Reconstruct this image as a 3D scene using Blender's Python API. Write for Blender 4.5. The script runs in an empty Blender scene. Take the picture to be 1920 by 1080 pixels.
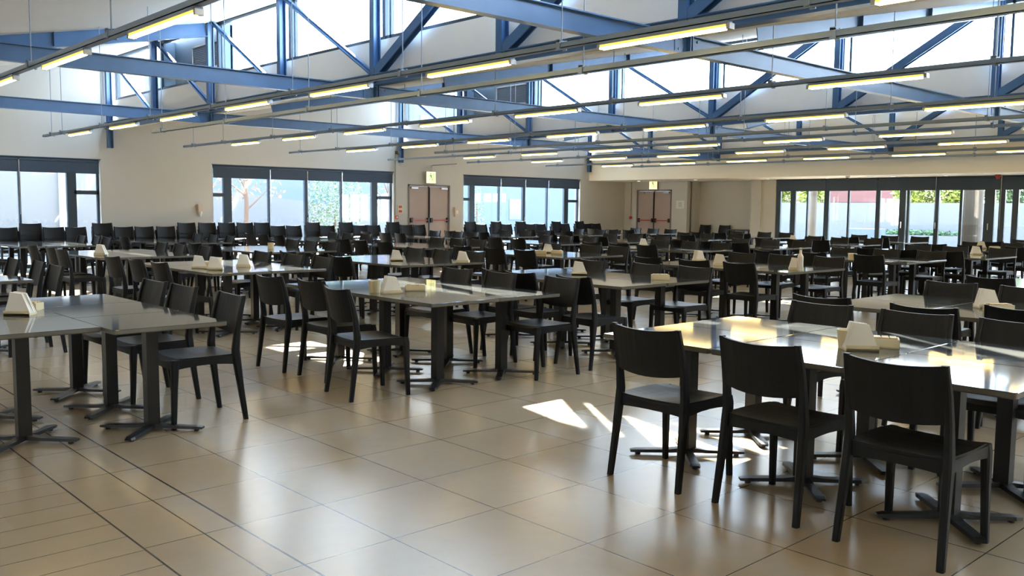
import bpy, math, random
from mathutils import Vector, Matrix
random.seed(7)
S = bpy.context.scene
COL = S.collection
PI = math.pi

# ------------------------------------------------------------------ camera
YAW, PITCH, ROLL, H = 0.7460, 0.0890, 0.0100, 1.45
fw = Vector((math.sin(YAW)*math.cos(PITCH), math.cos(YAW)*math.cos(PITCH), -math.sin(PITCH)))
rt = Vector((math.cos(YAW), -math.sin(YAW), 0))
up = rt.cross(fw)
r2 = rt*math.cos(ROLL) + up*math.sin(ROLL)
u2 = -rt*math.sin(ROLL) + up*math.cos(ROLL)
cam = bpy.data.objects.new('camera', bpy.data.cameras.new('camera'))
COL.objects.link(cam)
m = Matrix((r2, u2, -fw)).transposed().to_4x4()
m.translation = Vector((0, 0, H))
cam.matrix_world = m
cam.data.sensor_width = 36
cam.data.lens = 1684.4/1920*36
cam.data.clip_start = .05
cam.data.clip_end = 300
S.camera = cam
def seen(x, y, z=.5, mg=90):
    v = Vector((x, y, z-H)); d = v.dot(fw)
    if d < .3: return False
    px = 960+1684*v.dot(r2)/d; py = 540-1684*v.dot(u2)/d
    return -mg < px < 1920+mg and -mg < py < 1080+mg*3

# ------------------------------------------------------------------ world, sun, exposure
S.cycles.max_bounces = 12; S.cycles.diffuse_bounces = 8; S.cycles.transparent_max_bounces = 24
S.view_settings.view_transform = 'Standard'
S.view_settings.look = 'None'
S.view_settings.gamma = 1
S.view_settings.use_curve_mapping = False
S.view_settings.exposure = 2.52
w = bpy.data.worlds.new('sky'); S.world = w; w.use_nodes = True
nt = w.node_tree; nt.nodes.clear()
bg = nt.nodes.new('ShaderNodeBackground'); ow = nt.nodes.new('ShaderNodeOutputWorld')
tc = nt.nodes.new('ShaderNodeTexCoord'); sx = nt.nodes.new('ShaderNodeSeparateXYZ')
cr = nt.nodes.new('ShaderNodeValToRGB')
nt.links.new(tc.outputs['Generated'], sx.inputs[0]); nt.links.new(sx.outputs['Z'], cr.inputs[0])
cr.color_ramp.elements[0].color = (.86, .93, 1, 1); cr.color_ramp.elements[0].position = 0
cr.color_ramp.elements[1].color = (.40, .64, 1, 1); cr.color_ramp.elements[1].position = .7
nt.links.new(cr.outputs[0], bg.inputs[0]); bg.inputs[1].default_value = 4.2
nt.links.new(bg.outputs[0], ow.inputs[0])
sun = bpy.data.objects.new('sun', bpy.data.lights.new('sun', 'SUN')); COL.objects.link(sun)
sun.data.energy = 16; sun.data.angle = .009; sun.data.color = (1, .9, .76)
sun.rotation_euler = Vector((.57, .82, .83)).to_track_quat('Z', 'Y').to_euler()
def portal(name, loc, sxx, syy, normal):
    l = bpy.data.lights.new(name, 'AREA'); l.shape = 'RECTANGLE'; l.size = sxx; l.size_y = syy
    l.cycles.is_portal = True
    o = bpy.data.objects.new(name, l); COL.objects.link(o); o.location = loc
    n = Vector(normal)
    if abs(n.x) > .5: rot = Matrix((Vector((0, 1, 0)), Vector((0, 0, 1)) if n.x > 0 else Vector((0, 0, -1)), n)).transposed()
    else: rot = Matrix((Vector((1, 0, 0)), Vector((0, 0, -1)) if n.y > 0 else Vector((0, 0, 1)), n)).transposed()
    o.rotation_euler = (-1*rot if False else rot).to_euler()
    return o
# light shines along local -Z, so the local Z axis points out of the room
for d in (7.41, 15.65):
    portal('portal', (d+.2, 9.6, 4.33), 24.4, 1.0, (1, 0, 0))
portal('portal', (24.03, 9.6, 4.47), 24.4, .74, (1, 0, 0))
for a, b in ((1.7, 7.2), (9.9, 15.45), (18.1, 23.5)):
    portal('portal', ((a+b)/2, 22.15, 1.05), b-a, 2.1, (0, 1, 0))
portal('portal', (26.2, 8.8, 1.03), 13.6, 2.06, (1, 0, 0))

# ------------------------------------------------------------------ materials
def mat(name, col, rough=.5, metal=0, spec=.5, noise=None, emit=0, bump=None):
    m = bpy.data.materials.new(name); m.use_nodes = True; t = m.node_tree
    p = t.nodes['Principled BSDF']
    p.inputs['Base Color'].default_value = (*col, 1); p.inputs['Roughness'].default_value = rough
    p.inputs['Metallic'].default_value = metal; p.inputs['Specular IOR Level'].default_value = spec
    if noise:
        sc, amt = noise
        c = t.nodes.new('ShaderNodeTexCoord'); n = t.nodes.new('ShaderNodeTexNoise'); n.inputs['Scale'].default_value = sc
        n.inputs['Detail'].default_value = 4
        r = t.nodes.new('ShaderNodeValToRGB')
        r.color_ramp.elements[0].position = .3; r.color_ramp.elements[1].position = .7
        r.color_ramp.elements[0].color = (*[v*(1-amt) for v in col], 1); r.color_ramp.elements[1].color = (*[min(1, v*(1+amt)) for v in col], 1)
        t.links.new(c.outputs['Object'], n.inputs['Vector']); t.links.new(n.outputs[0], r.inputs[0]); t.links.new(r.outputs[0], p.inputs['Base Color'])
    if bump:
        c = t.nodes.new('ShaderNodeTexCoord'); n = t.nodes.new('ShaderNodeTexNoise'); n.inputs['Scale'].default_value = bump[0]
        b = t.nodes.new('ShaderNodeBump'); b.inputs['Strength'].default_value = bump[1]; b.inputs['Distance'].default_value = .002
        t.links.new(c.outputs['Object'], n.inputs['Vector']); t.links.new(n.outputs[0], b.inputs['Height']); t.links.new(b.outputs[0], p.inputs['Normal'])
    if emit:
        p.inputs['Emission Color'].default_value = (*col, 1); p.inputs['Emission Strength'].default_value = emit
    return m
M = {}
M['wall'] = mat('wall_paint', (.56, .535, .49), .75, noise=(.7, .03))
M['bulk'] = mat('bulkhead_paint', (.90, .83, .70), .7, noise=(.5, .02))
M['panel'] = mat('white_panel', (.76, .73, .68), .6, noise=(.6, .02))
M['ceil'] = mat('ceiling_board', (.66, .65, .61), .7, noise=(.8, .03))
M['steel'] = mat('blue_grey_steel_paint', (.052, .125, .26), .32, .15, .5, noise=(3, .10))
M['track'] = mat('galvanised_channel', (.25, .32, .41), .45, .2)
M['frame'] = mat('charcoal_window_frame', (.028, .048, .068), .4, .1)
M['blind'] = mat('charcoal_blind_fabric', (.045, .066, .100), .8, noise=(40, .1))
M['chair'] = mat('charcoal_plastic', (.0062, .0076, .0105), .44, 0, .26, bump=(900, .12))
M['metal'] = mat('black_powder_coat', (.012, .013, .016), .38, .2)
M['edge'] = mat('table_edge', (.12, .115, .10), .25)
M['door'] = mat('taupe_door', (.44, .34, .29), .5, noise=(2, .03))
M['doorfr'] = mat('door_frame', (.19, .165, .15), .5)
M['red'] = mat('red_paint', (.42, .03, .02), .35)
M['black'] = mat('black', (.01, .01, .012), .4)
M['white'] = mat('white_plastic', (.75, .73, .68), .4)
M['beige'] = mat('beige_plastic', (.62, .48, .38), .4)
M['grey'] = mat('grey_conduit', (.28, .27, .26), .5)
M['wood'] = mat('pale_ply', (.62, .47, .24), .5, noise=(14, .12))
M['cream'] = mat('cream_card', (.72, .64, .42), .55)
M['napkin'] = mat('white_napkin', (.86, .83, .76), .85)
M['yellow'] = mat('yellow_plastic', (.8, .55, .06), .4)
M['chrome'] = mat('chrome', (.7, .7, .7), .15, 1)
M['halo_strip'] = mat('yellow_halo_glow', (1, .66, .10), .5, emit=.22)  # yellow halo of the lit tubes, put into an emissive colour
M['tube'] = mat('lit_tube', (1, .74, .26), .5, emit=7)
M['exit'] = mat('lit_exit_sign', (1, .88, .38), .4, emit=.30)
M['green'] = mat('green_sign_ink', (.10, .42, .06), .4, emit=.05)
M['down'] = mat('downlight_lens', (1, .93, .8), .4, emit=.5)
M['louver'] = mat('louvre_metal', (.10, .13, .16), .45, .3)
M['silver'] = mat('silver_trim', (.5, .5, .5), .3, .8)
M['teal'] = mat('dark_box_panel', (.045, .075, .105), .6)
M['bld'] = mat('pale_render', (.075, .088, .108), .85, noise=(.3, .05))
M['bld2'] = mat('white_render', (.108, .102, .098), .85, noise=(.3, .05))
M['pave'] = mat('pale_paving', (.16, .16, .158), .8, noise=(.6, .06))
M['bark'] = mat('bark', (.10, .06, .04), .9)
M['orange'] = mat('autumn_leaf', (.25, .07, .02), .7, noise=(2, .3))
M['leafg'] = mat('green_leaf', (.05, .085, .022), .7, noise=(2, .35))
M['leafy'] = mat('yellow_green_leaf', (.17, .19, .015), .7, noise=(2, .35))
M['roofred'] = mat('red_roof', (.14, .05, .04), .8)
M['roofsheet'] = mat('pale_roof_sheet', (.45, .50, .55), .5)
M['colm'] = mat('taupe_column', (.13, .115, .10), .8)
M['glass2'] = mat('dark_window_glass', (.05, .08, .11), .1)

g = bpy.data.materials.new('clear_glass'); g.use_nodes = True; t = g.node_tree; t.nodes.clear()
o_ = t.nodes.new('ShaderNodeOutputMaterial'); mx = t.nodes.new('ShaderNodeMixShader'); tr = t.nodes.new('ShaderNodeBsdfTransparent'); gl = t.nodes.new('ShaderNodeBsdfGlossy')
tr.inputs[0].default_value = (.94, .97, .97, 1); gl.inputs['Roughness'].default_value = .02; mx.inputs[0].default_value = .06
t.links.new(tr.outputs[0], mx.inputs[1]); t.links.new(gl.outputs[0], mx.inputs[2]); t.links.new(mx.outputs[0], o_.inputs[0]); M['glass'] = g

# table laminate: dark grey-green print under gloss, faint streaks
def laminate():
    m = bpy.data.materials.new('grey_stone_laminate'); m.use_nodes = True; t = m.node_tree; p = t.nodes['Principled BSDF']
    c = t.nodes.new('ShaderNodeTexCoord'); mp = t.nodes.new('ShaderNodeMapping'); mp.inputs['Scale'].default_value = (2.2, .9, 1)
    oi = t.nodes.new('ShaderNodeObjectInfo'); ad = t.nodes.new('ShaderNodeVectorMath'); ad.operation = 'ADD'
    mu = t.nodes.new('ShaderNodeMath'); mu.operation = 'MULTIPLY'; mu.inputs[1].default_value = 37
    n = t.nodes.new('ShaderNodeTexNoise'); n.inputs['Scale'].default_value = 2.4; n.inputs['Detail'].default_value = 6; n.inputs['Distortion'].default_value = .8
    r = t.nodes.new('ShaderNodeValToRGB'); e = r.color_ramp.elements
    e[0].position = .34; e[0].color = (.035, .039, .042, 1); e[1].position = .72; e[1].color = (.085, .09, .088, 1)
    t.links.new(c.outputs['Object'], mp.inputs[0]); t.links.new(oi.outputs['Random'], mu.inputs[0])
    t.links.new(mp.outputs[0], ad.inputs[0]); t.links.new(mu.outputs[0], ad.inputs[1]); t.links.new(ad.outputs[0], n.inputs['Vector'])
    t.links.new(n.outputs[0], r.inputs[0]); t.links.new(r.outputs[0], p.inputs['Base Color'])
    p.inputs['Roughness'].default_value = .06; p.inputs['Specular IOR Level'].default_value = .6
    return m
M['lam'] = laminate()

# floor: 600 mm beige porcelain tiles, border joints and narrow planks beside them
def floor_mat():
    m = bpy.data.materials.new('beige_floor_tile'); m.use_nodes = True; t = m.node_tree; p = t.nodes['Principled BSDF']
    L = t.links.new
    c = t.nodes.new('ShaderNodeTexCoord'); s = t.nodes.new('ShaderNodeSeparateXYZ'); L(c.outputs['Object'], s.inputs[0])
    def mth(op, a, b=None, c3=None):
        n = t.nodes.new('ShaderNodeMath'); n.operation = op
        for i, v in enumerate((a, b, c3)):
            if v is None: continue
            if isinstance(v, (int, float)): n.inputs[i].default_value = v
            else: L(v, n.inputs[i])
        return n.outputs[0]
    X, Y = s.outputs[0], s.outputs[1]
    def line(v, org, per, wd):   # 1 near a multiple of per from org
        d = mth('PINGPONG', mth('SUBTRACT', v, org), per/2)
        return mth('LESS_THAN', d, wd)
    def one(v, at, wd): return mth('LESS_THAN', mth('ABSOLUTE', mth('SUBTRACT', v, at)), wd)
    gx = mth('MULTIPLY', line(X, 2.2237, .6, .0030), mth('GREATER_THAN', X, 1.9))
    gj = mth('MAXIMUM', mth('MAXIMUM', one(X, 1.785, .0055), one(X, 1.63, .0036)), one(X, 1.365, .0045))
    gy = mth('MULTIPLY', line(Y, 3.1538, .6, .0027), mth('GREATER_THAN', X, 1.365))
    gp = mth('MULTIPLY', line(Y, 3.735, .205, .0022), mth('LESS_THAN', X, 1.365))
    gr = mth('MAXIMUM', mth('MAXIMUM', gx, gj), mth('MAXIMUM', gy, gp))
    # per-tile tone
    cx = mth('FLOOR', mth('DIVIDE', mth('SUBTRACT', X, 2.2237), .6)); cy = mth('FLOOR', mth('DIVIDE', mth('SUBTRACT', Y, 3.1538), .6))
    cb = t.nodes.new('ShaderNodeCombineXYZ'); L(cx, cb.inputs[0]); L(cy, cb.inputs[1])
    wn = t.nodes.new('ShaderNodeTexWhiteNoise'); wn.noise_dimensions = '2D'; L(cb.outputs[0], wn.inputs['Vector'])
    n = t.nodes.new('ShaderNodeTexNoise'); n.inputs['Scale'].default_value = 9; n.inputs['Detail'].default_value = 5; n.inputs['Roughness'].default_value = .6
    L(c.outputs['Object'], n.inputs['Vector'])
    f = mth('ADD', mth('MULTIPLY', wn.outputs['Value'], .35), mth('MULTIPLY', n.outputs[0], .65))
    r = t.nodes.new('ShaderNodeValToRGB'); r.color_ramp.elements[0].position = .2; r.color_ramp.elements[1].position = .8
    r.color_ramp.elements[0].color = (.345, .270, .175, 1); r.color_ramp.elements[1].color = (.39, .31, .21, 1)
    L(f, r.inputs[0])
    mx = t.nodes.new('ShaderNodeMix'); mx.data_type = 'RGBA'; L(gr, mx.inputs[0]); L(r.outputs[0], mx.inputs[6]); mx.inputs[7].default_value = (.045, .032, .022, 1)
    L(mx.outputs[2], p.inputs['Base Color'])
    n2 = t.nodes.new('ShaderNodeTexNoise'); n2.inputs['Scale'].default_value = 1.5; L(c.outputs['Object'], n2.inputs['Vector'])
    L(mth('ADD', mth('MULTIPLY', n2.outputs[0], .03), .228), p.inputs['Roughness'])
    p.inputs['Specular IOR Level'].default_value = .62
    return m
M['floor'] = floor_mat()

# ------------------------------------------------------------------ mesh helpers
class MB:
    def __init__(s): s.v = []; s.f = []
    def box(s, x0, x1, y0, y1, z0, z1):
        b = len(s.v)
        s.v += [(x0, y0, z0), (x1, y0, z0), (x1, y1, z0), (x0, y1, z0), (x0, y0, z1), (x1, y0, z1), (x1, y1, z1), (x0, y1, z1)]
        s.f += [[b+i for i in q] for q in ((0, 3, 2, 1), (4, 5, 6, 7), (0, 1, 5, 4), (1, 2, 6, 5), (2, 3, 7, 6), (3, 0, 4, 7))]
        return s
    def cbox(s, c, d): return s.box(c[0]-d[0]/2, c[0]+d[0]/2, c[1]-d[1]/2, c[1]+d[1]/2, c[2]-d[2]/2, c[2]+d[2]/2)
    def loft(s, rings, cap=True):
        b = len(s.v); n = len(rings[0])
        for r in rings: s.v += [tuple(p) for p in r]
        for k in range(len(rings)-1):
            for i in range(n):
                j = (i+1) % n
                s.f.append([b+k*n+i, b+k*n+j, b+(k+1)*n+j, b+(k+1)*n+i])
        if cap:
            s.f.append([b+i for i in range(n)][::-1]); s.f.append([b+(len(rings)-1)*n+i for i in range(n)])
        return s
    def frame(s, p, q, upv=(0, 0, 1)):
        p = Vector(p); q = Vector(q); d = (q-p).normalized(); u = Vector(upv)
        if abs(d.dot(u)) > .98: u = Vector((1, 0, 0))
        a = d.cross(u).normalized(); b = a.cross(d).normalized()
        return p, q, a, b
    def bar(s, p, q, wd, ht, upv=(0, 0, 1)):
        p, q, a, b = s.frame(p, q, upv)
        return s.loft([[c+a*(i*wd/2)+b*(j*ht/2) for i, j in ((-1, -1), (1, -1), (1, 1), (-1, 1))] for c in (p, q)])
    def ibeam(s, p, q, dep, fl, tf=.014, tw=.010, upv=(0, 0, 1)):
        p, q, a, b = s.frame(p, q, upv); D = dep/2; F = fl/2; T = tw/2
        pr = [(-F, -D), (F, -D), (F, -D+tf), (T, -D+tf), (T, D-tf), (F, D-tf), (F, D), (-F, D), (-F, D-tf), (-T, D-tf), (-T, -D+tf), (-F, -D+tf)]
        return s.loft([[c+a*i+b*j for i, j in pr] for c in (p, q)])
    def tube(s, pts, r, n=8):
        pts = [Vector(p) for p in pts]; rs = r if isinstance(r, (list, tuple)) else [r]*len(pts); rings = []
        for k, c in enumerate(pts):
            d = (pts[min(k+1, len(pts)-1)]-pts[max(k-1, 0)]).normalized()
            u = Vector((0, 0, 1)) if abs(d.z) < .9 else Vector((1, 0, 0))
            a = d.cross(u).normalized(); b = a.cross(d)
            rings.append([c+(a*math.cos(2*PI*i/n)+b*math.sin(2*PI*i/n))*rs[k] for i in range(n)])
        return s.loft(rings)
    def prism(s, poly, f):   # poly of 2-D points, f(u, v, side) -> 3-D, side 0/1
        return s.loft([[f(u, v, k) for u, v in poly] for k in (0, 1)])
    def build(s, name, material, parent=None, smooth=False, kind=None):
        me = bpy.data.meshes.new(name); me.from_pydata([tuple(p) for p in s.v], [], s.f); me.materials.append(material); me.update()
        import bmesh
        bm = bmesh.new(); bm.from_mesh(me); bmesh.ops.recalc_face_normals(bm, faces=bm.faces); bm.to_mesh(me); bm.free()
        if smooth:
            for p in me.polygons: p.use_smooth = True
        o = bpy.data.objects.new(name, me); COL.objects.link(o)
        if parent: o.parent = parent
        if kind: o['kind'] = kind
        return o
def tag(o, label, cat, group=None):
    o['label'] = label; o['category'] = cat
    if group: o['group'] = group
    return o
def empty(name, loc, label, cat, group=None, rz=0):
    o = bpy.data.objects.new(name, None); COL.objects.link(o); o.location = loc; o.rotation_euler = (0, 0, rz); o.empty_display_size = .1
    return tag(o, label, cat, group)
def dup(root, loc, rz, label, group=None):
    r = root.copy(); COL.objects.link(r); r.location = loc; r.rotation_euler = (0, 0, rz); r['label'] = label
    if group: r['group'] = group
    for ch in KIDS[root.name]:
        c = ch[0].copy(); COL.objects.link(c); c.parent = r
        for gch in ch[1]:
            d = gch.copy(); COL.objects.link(d); d.parent = c
    return r
KIDS = {}
def learn(root):
    bpy.context.view_layer.update()
    KIDS[root.name] = [(c, list(c.children)) for c in root.children]
    return root
ORD = 'first second third fourth fifth sixth seventh eighth ninth tenth eleventh twelfth thirteenth fourteenth fifteenth sixteenth seventeenth eighteenth nineteenth twentieth'.split()
TENS = {20: 'twenty', 30: 'thirty', 40: 'forty'}
def ordn(n):
    if n <= 20: return ORD[n-1]
    t_ = n//10*10; r_ = n-t_
    return TENS[t_][:-1]+'ieth' if r_ == 0 else TENS[t_]+'-'+ORD[r_-1]

# ------------------------------------------------------------------ room shell
W = 21.89           # window wall at Y = W
R = 25.90           # far wall at X = R
XN, YN = -2.2, -2.0
DT = [-.82, 7.41, 15.65, 23.83]     # clerestory truss lines
SILL, GTOP = 3.84, 4.84
SL = .2
def ceil_z(x):
    for d in DT[1:]:
        if x <= d: return 4.86+SL*(x-d)
    return 4.86
MB().box(XN, 27.2, YN, W+.25, -.12, 0).build('floor', M['floor'], kind='structure')

def wall_y(name, y, x0, x1, holes, h=3.25, th=.25):
    b = MB(); xs = x0
    for a, c, top in holes:
        b.box(xs, a, y, y+th, 0, h); b.box(a, c, y, y+th, top, h); xs = c
    b.box(xs, x1, y, y+th, 0, h)
    edges = [XN]+DT+[x1]
    for i in range(len(edges)-1):      # sawtooth gables above
        a, c = edges[i], edges[i+1]
        if c-a < .1: continue
        zc = 4.86 if i+1 < len(edges)-1 else 4.0
        pts = [(a, h), (c, h), (c, zc), (a, max(h+.01, zc-SL*(c-a)))]
        if a >= DT[3]-.01: continue
        b.prism(pts, lambda u, v, k: (u, y+th*k, v))
    return b.build(name, M['wall'], kind='structure')
WIN = [(1.70, 7.20), (9.91, 15.45), (18.11, 23.47)]
DOOR = (15.97, 17.56)
wall_y('wall_left', W, XN, R+.3, [(WIN[0][0], WIN[0][1], 2.47), (WIN[1][0], WIN[1][1], 2.47), (DOOR[0], DOOR[1], 2.12), (WIN[2][0], WIN[2][1], 2.47)])
# far wall: door, recess, pier, then glazing
b = MB()
D2 = (19.72, 21.30)
b.box(R, R+.25, D2[1], W, 0, 2.6).box(R, R+.25, D2[0], D2[1], 2.15, 2.6).box(R, R+.25, 19.05, D2[0], 0, 2.6)
b.box(R+.75, R+.95, 16.3, 19.3, 0, 2.6).box(R+.2, R+.8, 19.05, 19.25, 0, 2.6)
b.box(R, R+.8, 16.12, 16.50, 0, 2.6).box(R+.06, R+.3, 15.62, 16.12, 0, 2.6)
b.box(R, R+.25, YN, 1.9, 0, 2.6)
b.build('wall_right', M['wall'], kind='structure')
MB().box(XN-.2, R+.3, YN-.2, YN, 0, 5.2).build('wall_back', M['wall'], kind='structure')
MB().box(XN-.2, XN, YN-.2, W+.25, 0, 5.2).build('wall_near', M['wall'], kind='structure')

# ceilings: four mono-pitch slabs and the flat soffit
def slab(name, x0, x1):
    z1 = 4.86; z0 = z1-SL*(x1-x0)
    b = MB(); b.prism([(x0, z0), (x1, z1), (x1, z1+.14), (x0, z0+.14)], lambda u, v, k: (u, YN-.2 if k == 0 else W+.3, v))
    return b.build(name, M['ceil'], kind='structure')
slab('ceiling', XN, DT[0]); slab('ceiling', DT[0]+.16, DT[1]+.22); slab('ceiling', DT[1]+.16, DT[2]+.22); slab('ceiling', DT[2]+.16, DT[3]+.22)
MB().box(DT[3]+.30, R+1.0, YN, W+.1, 2.44, 2.62).build('ceiling_soffit', M['bulk'], kind='structure')
# corrugated sheet edge on the roofs outside
for d in DT[1:3]:
    b = MB(); y = YN
    rings = []
    while y < W+.3:
        rings.append([(d+.45, y, 3.53+.035*math.sin(y*9)), (d+8.1, y, 5.27+.03*math.sin(y*9)), (d+8.1, y, 5.24+.03*math.sin(y*9)), (d+.45, y, 3.50+.035*math.sin(y*9))])
        y += .175
    b.loft(rings); b.build('roof_sheeting', M['roofsheet'], kind='structure')
# bulkhead and clerestory upstand panels with open joints
def panels(name, x, z0, z1, m, th=.1, y0=YN, y1=W):
    b = MB(); y = y1
    while y > y0+.01:
        y2 = max(y0, y-2.712); b.box(x, x+th, y2+.004, y-.004, z0, z1); y = y2
    b.box(x+th, x+th+.02, y0, y1, z0, z1)
    return b.build(name, m, kind='structure')
panels('wall_upstand', DT[0]+.14, 3.0, SILL, M['panel'])
panels('wall_upstand', DT[1]+.14, 3.19, SILL, M['panel'])
panels('wall_upstand', DT[2]+.14, 3.19, SILL, M['panel'])
panels('wall_upstand', DT[3]+.14, 3.16, SILL, M['panel'])
MB().box(DT[3]+.10, DT[3]+.32, YN, W, 2.44, 3.16).build('wall_bulkhead', M['bulk'], kind='structure')
MB().box(DT[0]+.14, DT[0]+.3, YN, W, SILL, 4.9).build('wall_upstand', M['panel'], kind='structure')

# clerestory glazing: frames, panes, dark louvre box in the second bay
SP = 2.712; Y0 = W-.094
wn = 0
def clerestory(d, SILL=SILL):
    global wn
    wn += 1
    root = bpy.data.objects.new('window_%d' % wn, None); COL.objects.link(root); root['kind'] = 'structure'
    x = d+.16
    f = MB(); f.box(x, x+.07, YN, W, SILL, SILL+.05).box(x, x+.07, YN, W, GTOP-.05, GTOP+.03)
    k = 0; y = W
    f.build('window_frame', M['frame'], root)
    for k in range(9):
        y = Y0-k*SP
        MB().box(x-.01, x+.08, y-.035, y+.035, SILL, GTOP).build('mullion', M['frame'], root)
        if k < 8 and k != 1:
            MB().box(x, x+.05, y-.17, y-.13, SILL, GTOP).build('mullion', M['frame'], root)
        if k != 1:
            MB().box(x+.03, x+.036, max(YN, y-SP+.035), y-.035, SILL+.05, GTOP-.05).build('pane', M['glass'], root)
    # dark infill box with louvre in bay 1
    ya, yb = Y0-SP-.03, Y0-2*SP+.03
    MB().box(x+.26, x+.32, yb, ya, SILL, GTOP+.02).box(x+.02, x+.3, ya-.06, ya, SILL, GTOP).box(x+.02, x+.3, yb, yb+.06, SILL, GTOP).build('infill_box', M['teal'], root)
    lz0, lz1, ly0, ly1 = 4.12, 4.62, yb+.35, yb+1.62
    fr = MB().box(x+.21, x+.27, ly0, ly1, lz0, lz0+.03).box(x+.21, x+.27, ly0, ly1, lz1-.03, lz1).box(x+.21, x+.27, ly0, ly0+.03, lz0, lz1).box(x+.21, x+.27, ly1-.03, ly1, lz0, lz1)
    fr.build('louvre_frame', M['silver'], root)
    lv = MB(); z = lz0+.05
    while z < lz1-.04: lv.bar((x+.235, ly0+.03, z), (x+.235, ly1-.03, z), .045, .006, (1, 0, .9)); z += .035
    lv.build('louvre', M['louver'], root)
    return root
for d in DT[1:3]: clerestory(d)
clerestory(DT[3], 4.1)
panels('wall_upstand', DT[3]+.14, SILL, 4.1, M['panel'])

# ------------------------------------------------------------------ roof steel
names3 = ['nearest', 'middle', 'farthest']
for ti, d in enumerate(DT[1:]):
    T = empty('roof_truss', (d, 0, 0), 'blue steel roof truss along the %s clerestory line' % names3[ti], 'truss', 'roof trusses')
    MB().ibeam((0, YN, 3.25), (0, W, 3.25), .16, .15).build('bottom_chord', M['steel'], T)
    MB().ibeam((0, YN, 4.93), (0, W, 4.93), .15, .15).build('top_chord', M['steel'], T)
    for k in range(9):
        y = Y0-k*SP
        MB().ibeam((0, y, 3.17 if k else 2.74), (0, y, 4.86), .12, .11, upv=(1, 0, 0)).build('post', M['steel'], T)
    for k in range(8):
        ya = Y0-k*SP; yb = ya-SP
        if k < 4: p, q = (0, ya-.06, 4.84), (0, yb+.05, 3.34)
        else: p, q = (0, ya-.05, 3.34), (0, yb+.06, 4.84)
        wd = .055 if k < 4 else .13
        bb = MB()
        if k < 4: bb.bar((-.035, *p[1:]), (-.035, *q[1:]), .006, wd, (1, 0, 0)); bb.bar((.035, *p[1:]), (.035, *q[1:]), .006, wd, (1, 0, 0)); bb.bar(p, q, .07, .05, (1, 0, 0))
        else: bb.ibeam(p, q, .11, .13, upv=(1, 0, 0))
        bb.build('brace', M['steel'], T)
ties_y = [5.50, 10.93, 16.37]
bayn = ['near', 'second', 'third']
DX = [XN, DT[1], DT[2], DT[3]]
yn = {5.50: 'closest to the camera', 10.93: 'midway down the hall', 16.37: 'closest to the window wall'}
def bolts(b, x, y, z, s):
    for dx in (.05, .13):
        for dz in (-.05, .05): b.tube([(x+s*dx, y-.02, z+dz), (x+s*dx, y+.02, z+dz)], .014, 6)
for y in ties_y:
    for i in range(3):
        T = empty('tie_beam', (0, y, 0), 'blue steel tie beam in the %s roof bay, %s' % (bayn[i], yn[y]), 'beam', 'horizontal tie beams')
        a, c = DX[i]+(.012 if i else 0), DX[i+1]-.012
        MB().ibeam((a, 0, 3.065), (c, 0, 3.065), .19, .10, .012, .012).build('beam', M['steel'], T)
        pl = MB().box(c-.2, c-.01, -.012, .012, 2.99, 3.14).box(c-.012, c, -.06, .06, 2.96, 3.17); bolts(pl, c-.01, 0, 3.065, -1)
        pl.box(a, a+.012, -.06, .06, 2.96, 3.17).box(a+.01, a+.2, -.012, .012, 2.99, 3.14); bolts(pl, a+.01, 0, 3.065, 1)
        pl.build('end_plate', M['steel'], T)
        # rafter above
        x0, x1 = DT[i]+1.25, DT[i+1]-.08
        Rf = empty('rafter', (0, y, 0), 'sloping blue steel rafter under the %s roof slope, %s' % (bayn[i], yn[y]), 'beam', 'sloping rafters')
        MB().ibeam((x0, 0, ceil_z(x0+.001)-.155), (x1, 0, ceil_z(x1)-.155), .27, .12, .012, .012).build('beam', M['steel'], Rf)
        for xx in (x0+(x1-x0)*.33, x0+(x1-x0)*.62):
            st = MB(); st.box(xx-.008, xx+.008, -.055, .055, ceil_z(xx)-.27, ceil_z(xx)-.04)
            st.build('stiffener_plate', M['steel'], Rf)

# ------------------------------------------------------------------ lighting tracks
ZT = 2.713
SX = [2.537, 5.305, 8.453, 11.21, 14.65, 17.03, 19.88]
TY = [(17.66, 16.54), (15.52, 14.40), (13.39, 12.25), (11.22, 10.11), (9.08, 7.95), (6.91, 5.79), (4.73, 3.61), (2.55, 1.43), (.4, -.72)]
ends = [19.4, 19.25, 20.1, 20.3, 21.0, 20.4, 20.0]
T0 = empty('tube_light', (0, 0, 0), 'x', 'light', 'tube lights under the hanging tracks')
MB().box(-.034, .034, -.58, .58, -.006, .016).build('housing', M['track'], T0)
MB().box(-.030, .030, -.57, .57, -.022, -.0062).build('halo_strip', M['halo_strip'], T0)  # added glowing strip that imitates the yellow halo round the tube
MB().tube([(0, -.555, -.030), (0, .555, -.030)], .014, 8).build('tube', M['tube'], T0)
for sg in (-1, 1): MB().box(-.03, .03, min(sg*.60, sg*.571), max(sg*.60, sg*.571), -.04, .0).build('end_cap', M['silver'], T0)
learn(T0); first = True
def hangers(T, x, ys, z):
    for y in ys:
        h = MB().tube([(x, y, z+.03), (x, y, ceil_z(x)+.01)], .006, 5); h.build('hanger_rod', M['track'], T)
        MB().box(x-.045, x-.03, y-.02, y+.02, z-.01, z+.07).box(x+.03, x+.045, y-.02, y+.02, z-.01, z+.07).box(x-.045, x+.045, y-.02, y+.02, z+.05, z+.062).build('hanger_clip', M['track'], T)
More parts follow.
